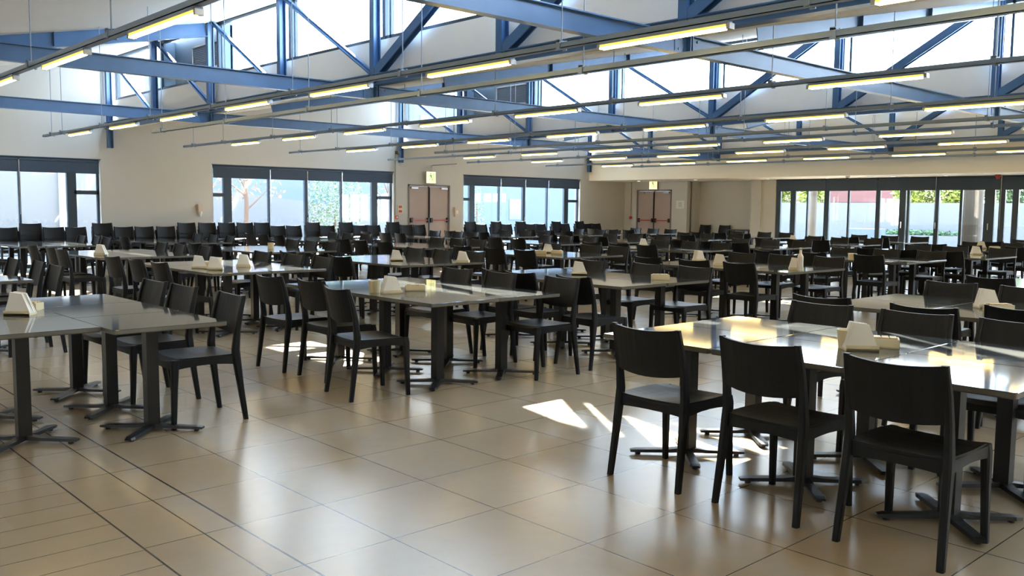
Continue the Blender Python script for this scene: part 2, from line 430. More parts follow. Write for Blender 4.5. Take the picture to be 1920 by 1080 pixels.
for i, x in enumerate(SX):
    T = empty('lighting_track', (0, 0, 0), 'grey steel lighting track, the %s one counted from the camera side' % ordn(i+1), 'lighting track', 'hanging lighting tracks')
    MB().box(x-.032, x-.026, YN+.3, ends[i], ZT+.02, ZT+.065).box(x+.026, x+.032, YN+.3, ends[i], ZT+.02, ZT+.065).box(x-.032, x+.032, YN+.3, ends[i], ZT+.02, ZT+.026).build('channel', M['track'], T)
    ys = [ends[i]-.5]+[a+.45 for a, c in TY if a+.45 < ends[i]-.9]
    hangers(T, x, ys, ZT+.02)
    for k, (a, c) in enumerate(TY):
        if not seen(x, (a+c)/2, ZT, 500): continue
        lb = 'lit yellow tube light, %s from the window wall on the %s track' % (ordn(k+1), ordn(i+1))
        if i == 5 and k == 2: pass
        if first: T0.location = (x, (a+c)/2, ZT); T0['label'] = lb; first = False
        else: dup(T0, (x, (a+c)/2, ZT), 0, lb)
for n, (x, z, e) in enumerate([(6.02, 2.66, 15.6), (13.35, 2.72, 17.2), (21.6, 2.72, 18)]):
    T = empty('cable_tray', (0, 0, 0), 'bare hanging steel cable tray without lights, the %s one from the camera' % ordn(n+1), 'cable tray', 'bare cable trays')
    MB().box(x-.03, x-.024, YN+.3, e, z, z+.05).box(x+.024, x+.03, YN+.3, e, z, z+.05).box(x-.03, x+.03, YN+.3, e, z, z+.006).build('channel', M['track'], T)
    hangers(T, x, [e-.4-2.4*k for k in range(7)], z)

# ------------------------------------------------------------------ windows in the window wall
def pane_y(root, a, c, z0, z1, y): MB().box(a, c, y, y+.006, z0, z1).build('pane', M['glass'], root)
def wall_window(a, c, lo):
    global wn
    wn += 1
    root = bpy.data.objects.new('window_%d' % wn, None); COL.objects.link(root); root['kind'] = 'structure'
    y = W+.10; f = MB()
    t_ = .05
    f.box(a, c, y, y+.07, 2.41, 2.47).box(a, c, y, y+.07, 0, .08)
    f.box(a, a+t_, y, y+.07, 0, 2.47).box(c-t_, c, y, y+.07, 0, 2.47)
    f.box(a+.33, a+.55, y, y+.08, 0, 2.47).box(c-.70, c-.50, y, y+.08, 0, 2.47)
    f.box(a, a+.35, y, y+.07, 1.66, 1.75).box(c-.55, c, y, y+.07, 1.66, 1.75)
    inner = [a+1.60, a+2.72, a+3.82]
    for k, xm in enumerate(inner):
        wd = .11 if k == 1 else .045
        f.box(xm-wd/2, xm+wd/2, y, y+.08, 0, 2.47)
    f.build('window_frame', M['frame'], root)
    xs = [a+.55]+inner+[c-.70]
    for k in range(4): pane_y(root, xs[k], xs[k+1], .08, 2.41, y+.03)
    for p, q in ((a+t_, a+.33), (c-.50, c-t_)):
        pane_y(root, p, q, .08, 1.66, y+.03); pane_y(root, p, q, 1.75, 2.41, y+.03)
    MB().box(inner[1]-.03, inner[1]+.03, y-.03, y, 1.05, 1.08).box(inner[1]-.012, inner[1]+.012, y-.05, y-.03, 1.02, 1.14).build('window_handle', M['chrome'], root)
    bs = [a+.01, a+1.60, a+2.70, a+3.80, c-.01]
    for k in range(4):
        B = empty('roller_blind', (0, 0, 0), 'raised charcoal roller blind, %s of four over the %s window' % (ordn(k+1), lo), 'blind', 'roller blinds on the window wall')
        MB().box(bs[k]+.012, bs[k+1]-.012, W+.015, W+.022, 2.15, 2.42).build('fabric', M['blind'], B)
        MB().tube([(bs[k]+.012, W+.03, 2.415), (bs[k+1]-.012, W+.03, 2.415)], .035, 10).build('roller', M['blind'], B)
        MB().box(bs[k]+.012, bs[k+1]-.012, W+.008, W+.03, 2.135, 2.16).build('bottom_rail', M['frame'], B)
        if k < 3: MB().tube([(bs[k+1], W-.005, 2.40), (bs[k+1], W-.005, 1.2)], .005, 5).build('pull_chain', M['chrome'], B)
    MB().box(a-.02, c+.02, W-.004, W+.02, 2.455, 2.475).build('head_trim', M['frame'], root)
for (a, c), lo in zip(WIN, ('nearest', 'middle', 'farthest')): wall_window(a, c, lo)

# glazing in the far wall
wn += 1
FW = bpy.data.objects.new('window_%d' % wn, None); COL.objects.link(FW); FW['kind'] = 'structure'
x = R+.10; f = MB()
MY = [(15.62, 15.46), (15.11, 14.93), (14.55, 14.50), (13.96, 13.80), (13.20, 13.14), (12.32, 12.19), (11.62, 11.44), (11.40, 11.33), (10.62, 10.50), (9.94, 9.87), (9.30, 9.04), (8.93, 8.78), (8.60, 8.45), (7.7, 7.64), (6.9, 6.75), (6.0, 5.94), (5.1, 4.95), (4.2, 4.1), (3.2, 3.1), (2.1, 1.9)]
for a, c in MY: f.box(x, x+.07, c, a, 0, 2.5)
f.box(x, x+.07, 1.9, 15.62, 2.38, 2.5).box(x, x+.07, 1.9, 15.62, 0, .06)
f.build('window_frame', M['frame'], FW)
for k in range(len(MY)-1): MB().box(x+.03, x+.036, MY[k+1][0], MY[k][1], .06, 2.4).build('pane', M['glass'], FW)
for yy in (11.53, 10.56, 9.17): MB().box(x-.05, x-.02, yy-.012, yy+.012, .98, 1.16).box(x-.03, x, yy-.015, yy+.015, 1.05, 1.09).build('door_handle', M['chrome'], FW)
BY = [15.60, 13.88, 12.25, 10.56, 8.86, 7.3, 5.6, 3.9, 2.0]
for k in range(8):
    B = empty('roller_blind', (0, 0, 0), 'raised charcoal roller blind over the far glazing, %s from the pier' % ordn(k+1), 'blind', 'roller blinds on the far glazing')
    a, c = BY[k]-.015, BY[k+1]+.015
    MB().box(R+.03, R+.037, c, a, 2.08, 2.42).build('fabric', M['blind'], B)
    MB().tube([(R+.05, c, 2.40), (R+.05, a, 2.40)], .035, 10).build('roller', M['blind'], B)
    MB().box(R+.02, R+.045, c, a, 2.06, 2.085).build('bottom_rail', M['frame'], B)
    if k in (2, 3): MB().tube([(R+.0, c-.015, 2.44), (R+.0, c-.015, 1.0)], .007, 5).build('pull_chain', M['chrome'], B)

# ------------------------------------------------------------------ doors
def double_door(name, org, ux, wd, ht, bar_mat, flip=1):
    # ux: unit vector along the wall, room side is to the -n side
    D = bpy.data.objects.new(name, None); COL.objects.link(D); D['kind'] = 'structure'
    ux = Vector(ux); n = Vector((-ux.y, ux.x, 0))*flip; org = Vector(org)
    def bx(u0, u1, n0, n1, z0, z1):
        b = MB(); pts = [org+ux*u+n*v for u, v in ((u0, n0), (u1, n0), (u1, n1), (u0, n1))]
        b.loft([[(p.x, p.y, z) for p in pts] for z in (z0, z1)]); return b
    f = bx(0, .05, -.02, .12, 0, ht); f2 = bx(wd-.05, wd, -.02, .12, 0, ht); f3 = bx(0, wd, -.02, .12, ht-.05, ht)
    for q in (f, f2, f3): q.build('door_frame', M['doorfr'], D)
    hw = wd/2
    for s, (a, c) in enumerate(((.055, hw-.012), (hw+.012, wd-.055))):
        L_ = bx(a, c, .02, .065, .01, ht-.055).build('door_leaf', M['door'], D)
        bx(a+.08, c-.03, -.045, -.02, 1.03, 1.065).build('push_bar', bar_mat, L_)
        bx(a+.02, a+.09, -.05, .02, .98, 1.12).build('push_bar_bracket', M['black'], L_)
        bx(c-.07, c, -.05, .02, .98, 1.12).build('push_bar_bracket', M['black'], L_)
        bx(a+.05 if s == 0 else c-.3, a+.3 if s == 0 else c-.05, -.04, .02, ht-.13, ht-.08).build('door_closer', M['silver'], L_)
    bx(hw-.015, hw+.015, .0, .07, .01, ht-.05).build('meeting_stile', M['black'], D)
    bx(hw-.012, hw+.012, -.03, -.005, 1.1, ht-.1).build('shoot_bolt', M['black'], D)
    return D
double_door('door_1', (DOOR[0], W, 0), (1, 0, 0), DOOR[1]-DOOR[0], 2.12, M['red'])
double_door('door_2', (R, D2[1], 0), (0, -1, 0), D2[1]-D2[0], 2.15, M['red'])

# ------------------------------------------------------------------ signs and wall fittings
def exit_sign(label, c, ux, n, drop):
    # c centre, ux unit vector along the face, n towards the room
    T = empty('exit_sign', c, label, 'exit sign', None)
    ux = Vector(ux); n = Vector(n); z = Vector((0, 0, 1))
    def q(u0, u1, v0, v1, d0, d1, nm, m_):
        b = MB(); pts = [ux*u+z*v for u, v in ((u0, v0), (u1, v0), (u1, v1), (u0, v1))]
        b.loft([[p+n*d for p in pts] for d in (d0, d1)]); return b.build(nm, m_, T)
    q(-.18, .18, -.18, .18, -.05, .0, 'housing', M['grey'])
    q(-.17, .17, -.17, .17, 0, .012, 'lit_face', M['exit'])
    # running figure, arrow and doorway
    b = MB()
    def poly(pts): b.loft([[ux*u+z*v+n*d for u, v in pts] for d in (.012, .016)])
    poly([(-.02+.022*math.cos(a*PI/4), .105+.022*math.sin(a*PI/4)) for a in range(8)])
    poly([(-.05, .075), (0, .08), (.03, .0), (-.02, -.01)])
    poly([(.01, .0), (.035, -.0), (.06, -.06), (.02, -.12), (.0, -.115), (.03, -.06)])
    poly([(-.02, .0), (.0, -.0), (-.04, -.06), (-.10, -.075), (-.10, -.055), (-.05, -.045)])
    poly([(-.05, .075), (-.035, .06), (-.08, .02), (-.11, .03), (-.11, .045), (-.08, .04)])
    poly([(.0, .075), (.01, .055), (.06, .05), (.09, .08), (.08, .09), (.055, .068)])
    poly([(.095, -.13), (.115, -.13), (.115, .13), (.04, .13), (.04, .115), (.095, .115)])
    b.build('running_figure', M['green'], T)
    if drop:
        MB().box(-.03, .03, .04, .125, -.03, .03).build('wall_bracket', M['grey'], T)
        MB().tube([(0, -.03 if n.y else 0, .17), (0, -.03 if n.y else 0, drop)], .012, 6).build('conduit', M['grey'], T)
    return T
exit_sign('lit yellow exit sign on a drop pipe above the window wall doors', (16.74, W-.12, 2.34), (1, 0, 0), (0, -1, 0), .34)
exit_sign('lit yellow exit sign above the far corner doors', (R-.07, 20.50, 2.34), (0, -1, 0), (-1, 0, 0), None)
tag(MB().tube([(16.74, W-.12, 2.68), (16.78, W-.14, 2.70), (17.03, 20.9, 2.735)], .016, 6).build('conduit_pipe', M['grey']), 'thin grey conduit running from the exit sign to a lighting track', 'conduit')
# fire sign, bell, switches, dispenser, notice, conduits
def plate_y(name, cx, cz, wd, ht, m_, label, cat, th=.02):
    T = empty(name, (cx, W, cz), label, cat); MB().box(-wd/2, wd/2, -th, 0, -ht/2, ht/2).build('backing', m_, T); return T
T = plate_y('fire_sign', 15.68, 1.38, .19, .25, M['cream'], 'small red and cream fire equipment sign beside the window wall doors', 'sign')
b = MB(); b.box(-.06, .06, -.024, -.02, .03, .10).box(-.06, .06, -.024, -.02, -.10, -.03); b.build('symbol', M['red'], T)
T = plate_y('call_point', 15.55, 1.14, .1, .1, M['red'], 'small red alarm call point below the fire sign', 'alarm', .04); MB().box(-.03, .03, -.045, -.04, -.03, .03).build('button', M['white'], T)
T = plate_y('switch_box', 17.80, 1.30, .15, .28, M['beige'], 'beige wall box between the doors and the farthest window', 'wall box', .07); MB().box(-.04, .04, -.078, -.07, -.05, .05).build('cover', M['white'], T)
T = empty('soap_dispenser', (9.55, W, 1.31), 'cream wall dispenser between the nearest and middle windows', 'dispenser')
MB().loft([[(-.06, -.0, .15), (.06, 0, .15), (.06, -.09, .15), (-.06, -.09, .15)], [(-.06, 0, -.03), (.06, 0, -.03), (.06, -.1, -.03), (-.06, -.1, -.03)]]).build('housing', M['beige'], T)
MB().tube([(0, -.05, -.03), (0, -.05, -.10), (0, -.06, -.15)], [.05, .04, .015], 10).build('nozzle', M['white'], T)
for lb, x_, y_, z0, z1 in (('grey conduit rising beside the fire sign on the window wall', 15.50, W-.015, 1.2, 3.0),):
    tag(MB().tube([(x_, y_, z0), (x_, y_, z1)], .014, 6).build('conduit_pipe', M['grey']), lb, 'conduit')
T = empty('alarm_bell', (R-.0, 21.56, 1.13), 'small red alarm sounder at the end of a grey conduit beside the corner doors', 'alarm')
MB().tube([(0, 0, 0), (-.05, 0, 0), (-.07, 0, 0)], [.06, .06, .02], 12).build('sounder', M['red'], T)
MB().tube([(-.015, 0, .05), (-.015, 0, 1.36)], .012, 6).build('conduit', M['grey'], T)
T = empty('notice_board', (R, 19.33, 1.62), 'white printed notice on the wall right of the corner doors', 'notice')
MB().box(-.015, 0, -.18, .18, -.14, .14).build('sheet', M['white'], T)
b = MB()
for k in range(5): b.box(-.018, -.015, -.07, .07, .07-.035*k, .082-.035*k)
b.build('printed_lines', M['grey'], T)
# soffit fittings
for k, (x_, y_) in enumerate([(25.09, 15.4), (24.76, 17.9), (25.05, 11.4), (25.05, 9.97), (24.9, 20.4), (25.1, 13.4)]):
    T = empty('downlight', (x_, y_, 2.44), 'small round downlight in the soffit, %s from the corner' % ordn([3, 2, 5, 6, 1, 4][k]), 'downlight', 'soffit downlights')
    MB().tube([(0, 0, 0), (0, 0, -.012)], .07, 16).build('trim_ring', M['white'], T); MB().tube([(0, 0, -.012), (0, 0, -.016)], .05, 16).build('lens', M['down'], T)
T = empty('security_camera', (24.41, 12.42, 2.44), 'small white dome camera on the soffit above the far glazing', 'camera')
MB().tube([(0, 0, 0), (0, 0, -.03), (0, 0, -.05)], [.06, .06, .05], 12).build('housing', M['white'], T); MB().tube([(0, 0, -.05), (0, 0, -.08), (0, 0, -.095)], [.045, .035, .01], 12).build('dome', M['black'], T)
T = empty('alarm_beacon', (25.3, 8.75, 2.44), 'red alarm beacon on the soffit over the far glazing', 'alarm')
MB().tube([(0, 0, 0), (0, 0, -.05)], .07, 12).build('base', M['red'], T); MB().tube([(0, 0, -.05), (0, 0, -.11)], [.055, .04], 12).build('lens', M['red'], T)
T = empty('security_camera', (11.21, 15.75, 2.60), 'small camera hanging below a lighting track near the middle window', 'camera')
MB().tube([(0, 0, .13), (0, 0, .02)], .01, 6).build('stem', M['grey'], T); MB().tube([(0, 0, .02), (0, 0, -.03), (0, 0, -.05)], [.05, .05, .02], 12).build('dome', M['black'], T)

# ------------------------------------------------------------------ chair
def make_chair():
    T = empty('dining_chair', (0, 0, 0), 'x', 'chair')
    # backrest
    b = MB(); NX, NZ = 10, 5
    def lean(z): 
        t_ = (z-.44)/.4; return -.205-.07*t_**1.5
    rings = []
    for side in (0, 1):
        g_ = []
        for j in range(NZ+1):
            for i in range(NX+1):
                yy = -.210+.42*i/NX; u = yy/.210
                z = .597-.02*(1-u*u)+( .243-(-.02*(1-u*u)) -.014*(1-u*u))*j/NZ
                yy2 = yy*(1-.02*j/NZ)
                xx = lean(z)-.038*(1-u*u)+(.009 if side else -.009)
                g_.append((xx, yy2, z))
        rings.append(g_)
    n = (NX+1)*(NZ+1); b.v = rings[0]+rings[1]
    for j in range(NZ):
        for i in range(NX):
            a = j*(NX+1)+i
            b.f.append([a, a+1, a+NX+2, a+NX+1]); b.f.append([n+a, n+a+NX+1, n+a+NX+2, n+a+1])
    for i in range(NX):
        b.f.append([i, n+i, n+i+1, i+1]); a = NZ*(NX+1)+i; b.f.append([a, a+1, n+a+1, n+a])
    for j in range(NZ):
        a = j*(NX+1); b.f.append([a, a+NX+1, n+a+NX+1, n+a]); a += NX; b.f.append([a, n+a, n+a+NX+1, a+NX+1])
    b.build('backrest', M['chair'], T, smooth=False)
    # seat: dished shell with rounded front and apron rails
    b = MB(); NX, NY = 8, 8; top = []; bot = []
    for i in range(NX+1):
        for j in range(NY+1):
            t_ = i/NX; v = -1+2*j/NY
            xx = -.215+.445*t_; hw = .212+.012*math.sin(t_*PI)
            z = .455-.022*(1-v*v)*math.sin(min(1, t_*1.15)*PI)**.7 if 0 < t_ < .87 else .455-.006*(1-v*v)
            z -= .018*max(0, (t_-.82)/.18)**2
            xx += .018*(1-v*v)*(t_ if t_ > .5 else 0)
            top.append((xx, v*hw, z)); bot.append((xx, v*hw, z-.016))
    n = len(top); b.v = top+bot
    for i in range(NX):
        for j in range(NY):
            a = i*(NY+1)+j; b.f.append([a, a+NY+1, a+NY+2, a+1]); b.f.append([n+a, n+a+1, n+a+NY+2, n+a+NY+1])
    for j in range(NY):
        b.f.append([j, j+1, n+j+1, n+j]); a = NX*(NY+1)+j; b.f.append([a, n+a, n+a+1, a+1])
    for i in range(NX):
        a = i*(NY+1); b.f.append([a, n+a, n+a+NY+1, a+NY+1]); a += NY; b.f.append([a, a+NY+1, n+a+NY+1, n+a])
    for s in (-1, 1):
        rg = []
        for k in range(7):
            t_ = k/6; xx = -.205+.415*t_; hh = .060-.016*math.sin(t_*PI); zz = .444
            rg.append([(xx, s*.195, zz-hh), (xx, s*.222, zz-hh), (xx, s*.224, zz), (xx, s*.195, zz)])
        b.loft(rg)
    for xx, sg in ((-.212, -1), (.205, 1)):
        rg = []
        for k in range(7):
            v = -1+2*k/6; dx = .016*(1-v*v)*sg*(.6 if sg < 0 else 1); hh = .062-.010*(1-v*v)
            rg.append([(xx+dx, v*.205, .445-hh), (xx+dx+.022, v*.205, .445-hh), (xx+dx+.022, v*.205, .445-(.012*(1-v*v))), (xx+dx, v*.205, .445-(.012*(1-v*v)))])
        b.loft(rg)
    b.build('seat', M['chair'], T)
    # legs
    def leg(pts, sizes):
        rings = []
        for (xx, yy, zz), (a, c) in zip(pts, sizes):
            a *= 1.16; c *= 1.14; rings.append([(xx+a/2*ca, yy+c/2*sa, zz) for ca, sa in ((-1, -.6), (-.6, -1), (.6, -1), (1, -.6), (1, .6), (.6, 1), (-.6, 1), (-1, .6))])
        return MB().loft(rings)
    for s in (-1, 1):
        leg([(.222, s*.217, 0), (.212, s*.212, .25), (.207, s*.209, .41), (.200, s*.207, .447)], [(.027, .027), (.034, .031), (.044, .036), (.044, .034)]).build('leg', M['chair'], T)
        leg([(-.262, s*.226, 0), (-.232, s*.219, .22), (-.207, s*.214, .42), (-.203, s*.212, .48), (-.215, s*.212, .6), (-.238, s*.211, .72), (-.272, s*.206, .842)],
            [(.027, .027), (.034, .031), (.046, .034), (.044, .032), (.036, .028), (.031, .026), (.024, .024)]).build('leg', M['chair'], T)
    return learn(T)
CH = make_chair(); ch_used = False
def chair(x, y, z, rz, label, group):
    global ch_used
    if not ch_used:
        CH.location = (x, y, z); CH.rotation_euler = (0, 0, rz); CH['label'] = label; CH['group'] = group; ch_used = True; return CH
    return dup(CH, (x, y, z), rz, label, group)

# ------------------------------------------------------------------ table
TW, TL, TZ = .700, .744, .716
def make_table():
    T = empty('dining_table', (0, 0, 0), 'x', 'table')
    def rr(wx, wy, r, z):
        out = []
        for cx, cy, a0 in ((1, 1, 0), (-1, 1, 90), (-1, -1, 180), (1, -1, 270)):
            for k in range(5):
                a = math.radians(a0+22.5*k); out.append((cx*(wx/2-r)+r*math.cos(a), cy*(wy/2-r)+r*math.sin(a), z))
        return out
    MB().loft([rr(TW, TL, .014, TZ-.003), rr(TW-.005, TL-.005, .012, TZ)]).build('table_top', M['lam'], T)
    MB().loft([rr(TW-.012, TL-.012, .012, TZ-.030), rr(TW, TL, .014, TZ-.024), rr(TW, TL, .014, TZ-.0031)]).build('edge_band', M['edge'], T)
    MB().box(-.038, .038, -.038, .038, .02, TZ-.05).box(-.14, .14, -.03, .03, TZ-.052, TZ-.034).box(-.03, .03, -.14, .14, TZ-.052, TZ-.034).build('column', M['metal'], T)
    b = MB()
    for k in range(4):
        a = PI/4+k*PI/2; d = Vector((math.cos(a), math.sin(a), 0)); n_ = Vector((-d.y, d.x, 0))
        rg = []
        for r_, wd, z0, z1 in ((.0, .032, .020, .046), (.05, .032, .020, .044), (.11, .032, .018, .036), (.30, .032, .016, .032), (.335, .022, .016, .028)):
            c = d*r_; rg.append([(c-n_*wd)+Vector((0, 0, z0)), (c+n_*wd)+Vector((0, 0, z0)), (c+n_*wd*.8)+Vector((0, 0, z1)), (c-n_*wd*.8)+Vector((0, 0, z1))])
        b.loft(rg)
    bs = b.build('base', M['metal'], T)
    b = MB()
    for k in range(4):
        a = PI/4+k*PI/2; cx, cy = .29*math.cos(a), .29*math.sin(a); b.tube([(cx, cy, 0), (cx, cy, .015)], .016, 8)
    b.build('glide', M['black'], bs)
    return learn(T)
TB = make_table(); tb_used = False
TABLES = []
def table(x, y, label, group):
    global tb_used
    TABLES.append((x, y))
    if not tb_used:
        TB.location = (x, y, 0); TB['label'] = label; TB['group'] = group; tb_used = True; return TB
    return dup(TB, (x, y, 0), 0, label, group)

ROWS = ['front', 'second', 'third', 'fourth', 'rear']
ROWY = [1.31, 5.42, 9.25, 12.85, 16.75]
COLX = [1.06, 4.14, 6.58, 9.62, 12.90, 15.30, 18.3, 21.1]
LOFF = [.42, .37, .58, .49, .6, .52, .5, .5]
ROFF = [.25, .17, .14, .30, .2, .2, .2, .2]
OVX = {(0, 1): 3.97, (1, 0): 1.11, (0, 2): 6.60, (1, 2): 6.50, (1, 1): 4.16, (1, 3): 9.61, (1, 4): 12.93}
OVY = {(1, 0): 5.38, (1, 2): 5.50, (1, 3): 5.58, (1, 4): 5.62, (2, 0): 9.41, (2, 2): 9.18, (2, 3): 9.32, (2, 4): 9.45, (3, 1): 12.70}
CY = {('L', 0, 1): [.37, 1.02, 1.69], ('R', 0, 1): [.49, 1.08, 1.72], ('L', 1, 1): [.42, 1.20, 1.84], ('R', 1, 1): [.16, .95, 1.60],
      ('R', 1, 0): [.50, 1.30, 1.87], ('L', 1, 2): [.10, .78, 1.17], ('R', 1, 2): [.26, .95, 1.75], ('R', 2, 0): [.15, .95, 1.60],
      ('L', 0, 2): [.70, 1.15, 1.92], ('R', 0, 2): [.60, 1.22, 1.85]}
CXO = {('L', 1, 1, 0): -.16, ('L', 1, 1, 1): .05, ('L', 0, 2, 0): .30, ('L', 0, 2, 1): -.05}
ends3 = ['open end', 'middle', 'window end']
cols_seen = {}
for r_ in range(5):
    idx = 0
    for c_ in range(8):
        x0 = OVX.get((r_, c_), COLX[c_]); y0 = OVY.get((r_, c_), ROWY[r_]+random.uniform(-.08, .08))
        if (r_, c_) == (0, 0): continue
        if not any(seen(x0+u, y0+v, .6, 30) for u in (-.4, .7, 1.9) for v in (0, 1.1, 2.3)): continue
        idx += 1
        where = '%s cluster of the %s row' % (ordn(idx), ROWS[r_])
        for sx_, sn in ((0, 'near side'), (1, 'far side')):
            for k in range(3):
                x = x0+.352+sx_*.705+random.uniform(-.003, .003); y = y0+.375+k*.75+random.uniform(-.003, .003)+(.19 if (r_, c_, sx_) == (1, 0, 0) else 0)
                if not seen(x, y, .7, 60): continue
                table(x, y, 'grey square table, %s, %s, %s' % (sn, ends3[k], where), 'square tables joined in clusters')
            side = 'LR'[sx_]
            offs = CY.get((side, r_, c_), [.37+random.uniform(-.1, .08), 1.08+random.uniform(-.1, .1), 1.8+random.uniform(-.1, .1)])
            for k in range(3):
                y = y0+offs[k]
                jit = random.uniform(-.05, .05)
                bx = (x0-LOFF[c_]+.08*(r_ == 0 and c_ == 1)) if sx_ == 0 else x0+1.41+ROFF[c_]
                bx += jit*(.4 if (r_, c_) in ((0, 1), (1, 1), (1, 0)) else 1) + CXO.get((side, r_, c_, k), 0)
                x = bx+.27 if sx_ == 0 else bx-.27
                if not seen(x, y, .5, 60): continue
                rz = (0 if sx_ == 0 else PI)+random.uniform(-.05, .05)
                if (side, r_, c_, k) == ('L', 1, 1, 0): rz -= .10
                chair(x, y, 0, rz, 'charcoal plastic chair, %s, %s, %s' % (sn, ends3[k], where), 'charcoal chairs around the table clusters')

# stacked chairs along the window wall and in the recess
SXP = [(5.11, 2), (5.57, 3), (6.05, 2), (6.5, 2), (7.07, 3), (7.56, 2), (8.03, 2), (8.53, 2), (9.04, 3), (9.56, 3), (10.06, 3), (10.55, 3), (11.03, 3), (11.48, 2), (11.96, 2),
       (12.50, 3), (12.98, 2), (13.55, 3), (14.02, 2), (14.48, 2), (15.12, 3), (15.62, 2), (16.08, 2), (18.05, 3), (18.52, 2), (19.12, 3), (19.6, 2), (20.2, 3), (20.68, 2), (21.15, 2), (21.85, 3), (22.32, 2), (23.0, 3), (23.46, 2), (23.92, 2)]
LV = {0: 'bottom', 1: 'second', 2: 'top'}
for i, (x, n) in enumerate(SXP):
    if not seen(x, 21.3, .8, 40): continue
    for k in range(n):
        lv = 'bottom' if k == 0 else ('top' if k == n-1 else 'middle')
        chair(x+random.uniform(-.008, .008), 21.28-.035*k, .087*k, -PI/2+random.uniform(-.015, .015), 'charcoal chair, %s of the %s stack along the window wall' % (lv, ordn(i+1)), 'chairs stacked along the window wall')
for i, y in enumerate((18.7, 17.9)):
    for k in range(2):
        chair(R+.38, y, .087*k, PI, 'charcoal chair, %s of the %s stack in the wall recess' % (('bottom', 'top')[k], ('first', 'second')[i]), 'chairs stacked in the recess')
T = empty('side_table', (R+.36, 17.05, 0), 'long dark side table standing in the wall recess', 'table')
MB().box(-.25, .25, -.45, .45, .76, .80).build('table_top', M['metal'], T)
for sx_ in (-1, 1):
    for sy in (-1, 1): MB().box(sx_*.22-.02, sx_*.22+.02, sy*.42-.02, sy*.42+.02, 0, .76).build('leg', M['metal'], T)

# ------------------------------------------------------------------ things on the tables
def napkin_holder():
    T = empty('napkin_holder', (0, 0, 0), 'x', 'napkin holder')
    MB().box(-.085, .085, -.05, .05, 0, .012).box(-.085, .085, -.05, -.044, 0, .03).box(-.085, .085, .044, .05, 0, .03).build('tray', M['cream'], T)
    b = MB()
    for k in range(7):
        y_ = -.036+.012*k; tl = random.uniform(-.012, .012)
        b.prism([(-.085, .012), (.085, .012), (.03+tl, .14), (-.045+tl, .150)], lambda u, v, s, y_=y_, tl=tl: (u, y_+.008*s+tl*v*2, v))
    b.build('folded_napkins', M['napkin'], T)
    return learn(T)
def sauce_box():
    T = empty('condiment_box', (0, 0, 0), 'x', 'condiment box')
    MB().box(-.09, .09, -.055, .055, 0, .008).box(-.09, -.083, -.055, .055, 0, .05).box(.083, .09, -.055, .055, 0, .05).box(-.09, .09, -.055, -.048, 0, .05).box(-.09, .09, .048, .055, 0, .05).build('tray', M['cream'], T)
    b = MB()
    for i in range(4):
        for j in range(2): b.box(-.078+.04*i, -.045+.04*i, -.042+.045*j, -.005+.045*j, .008, .058)
    b.build('sachets', M['wood'], T)
    return learn(T)
def tub():
    T = empty('serving_tub', (0, 0, 0), 'x', 'tub')
    rg = []
    for r_, z in ((.045, 0), (.055, .095), (.058, .10), (.05, .10), (.042, .01)): rg.append([(r_*math.cos(a*PI/8), r_*math.sin(a*PI/8), z) for a in range(16)])
    MB().loft(rg).build('tub_wall', M['cream'], T)
    MB().tube([(0, 0, .012), (0, 0, .07)], .04, 12).build('contents', M['wood'], T)
    return learn(T)
PT = {'n': napkin_holder(), 's': sauce_box(), 't': tub()}
NM = {'n': 'napkin holder with folded white napkins', 's': 'low cream condiment tray', 't': 'round cream serving tub'}
used = set()
def at_px(px, py, z):
    d = fw+r2*((px-960)/1684.4)-u2*((py-540)/1684.4); t_ = (z-H)/d.z; return d.x*t_, d.y*t_
def put(kind, px, py, where, rz=0):
    rz = -.746+(rz-.7)*.35
    x, y = at_px(px, py, TZ)
    tx, ty = min(TABLES, key=lambda t_: max(abs(x-t_[0]), abs(y-t_[1])))
    x = min(max(x, tx-.26), tx+.26); y = min(max(y, ty-.26), ty+.26)
    lb = NM[kind]+' '+where; o = PT[kind]
    if kind in used: dup(o, (x, y, TZ), rz, lb)
    else: o.location = (x, y, TZ); o.rotation_euler = (0, 0, rz); o['label'] = lb; used.add(kind)
put('n', 38, 590, 'on the nearest grey table', .7); put('s', 66, 580, 'beside it on the nearest grey table', .75)
put('t', 1590, 652, 'on the sunlit front tables'); put('n', 1612, 656, 'on the sunlit front tables', .5); put('s', 1644, 652, 'on the sunlit front tables', -.3)
put('n', 734, 550, 'on the middle sunlit table cluster', 1.9); put('s', 780, 545, 'on the middle sunlit table cluster', .6)
put('t', 703, 548, 'on the middle sunlit table cluster')
put('n', 193, 478, 'on the fourth row, first cluster', .4); put('n', 374, 503, 'on the third row, near side', 1.8); put('s', 398, 500, 'on the third row, near side', .4); put('n', 404, 506, 'on the third row beside a tray', 1.2)
put('t', 416, 498, 'on the third row beside a tray'); put('n', 458, 500, 'at the end of the third row tables', .9)
put('n', 744, 489, 'on the third row, second visible cluster', 1.3); put('n', 872, 492, 'on the dark edge of the third row', .3)
put('n', 1028, 474, 'among trays in the third row', 1.5); put('s', 1014, 476, 'in the third row, near a napkin holder', .5); put('s', 1037, 476, 'in the third row, far of a napkin holder', .2)
put('n', 1086, 515, 'on the second row tables behind a chair', .5); put('s', 1238, 524, 'on the second row tables between chairs', .7)
put('n', 1230, 460, 'on the distant tables in front of the corner doors', .7); put('s', 1378, 462, 'on the distant tables in front of the recess', .7)
put('n', 1350, 497, 'on the second row, third cluster', .8); put('s', 1372, 503, 'on the second row, third cluster', .2); put('n', 1285, 487, 'on a table behind the second row', 2.)
put('t', 1584, 488, 'on a second row table near the glazing'); put('t', 1596, 489, 'beside another tub near the glazing'); put('n', 1498, 505, 'on the second row, fourth cluster', .3)
put('n', 1800, 473, 'in front of the far glazing', .9); put('n', 1847, 466, 'on the last tables before the glazing', .5); put('s', 1865, 467, 'on the last tables before the glazing', .5)
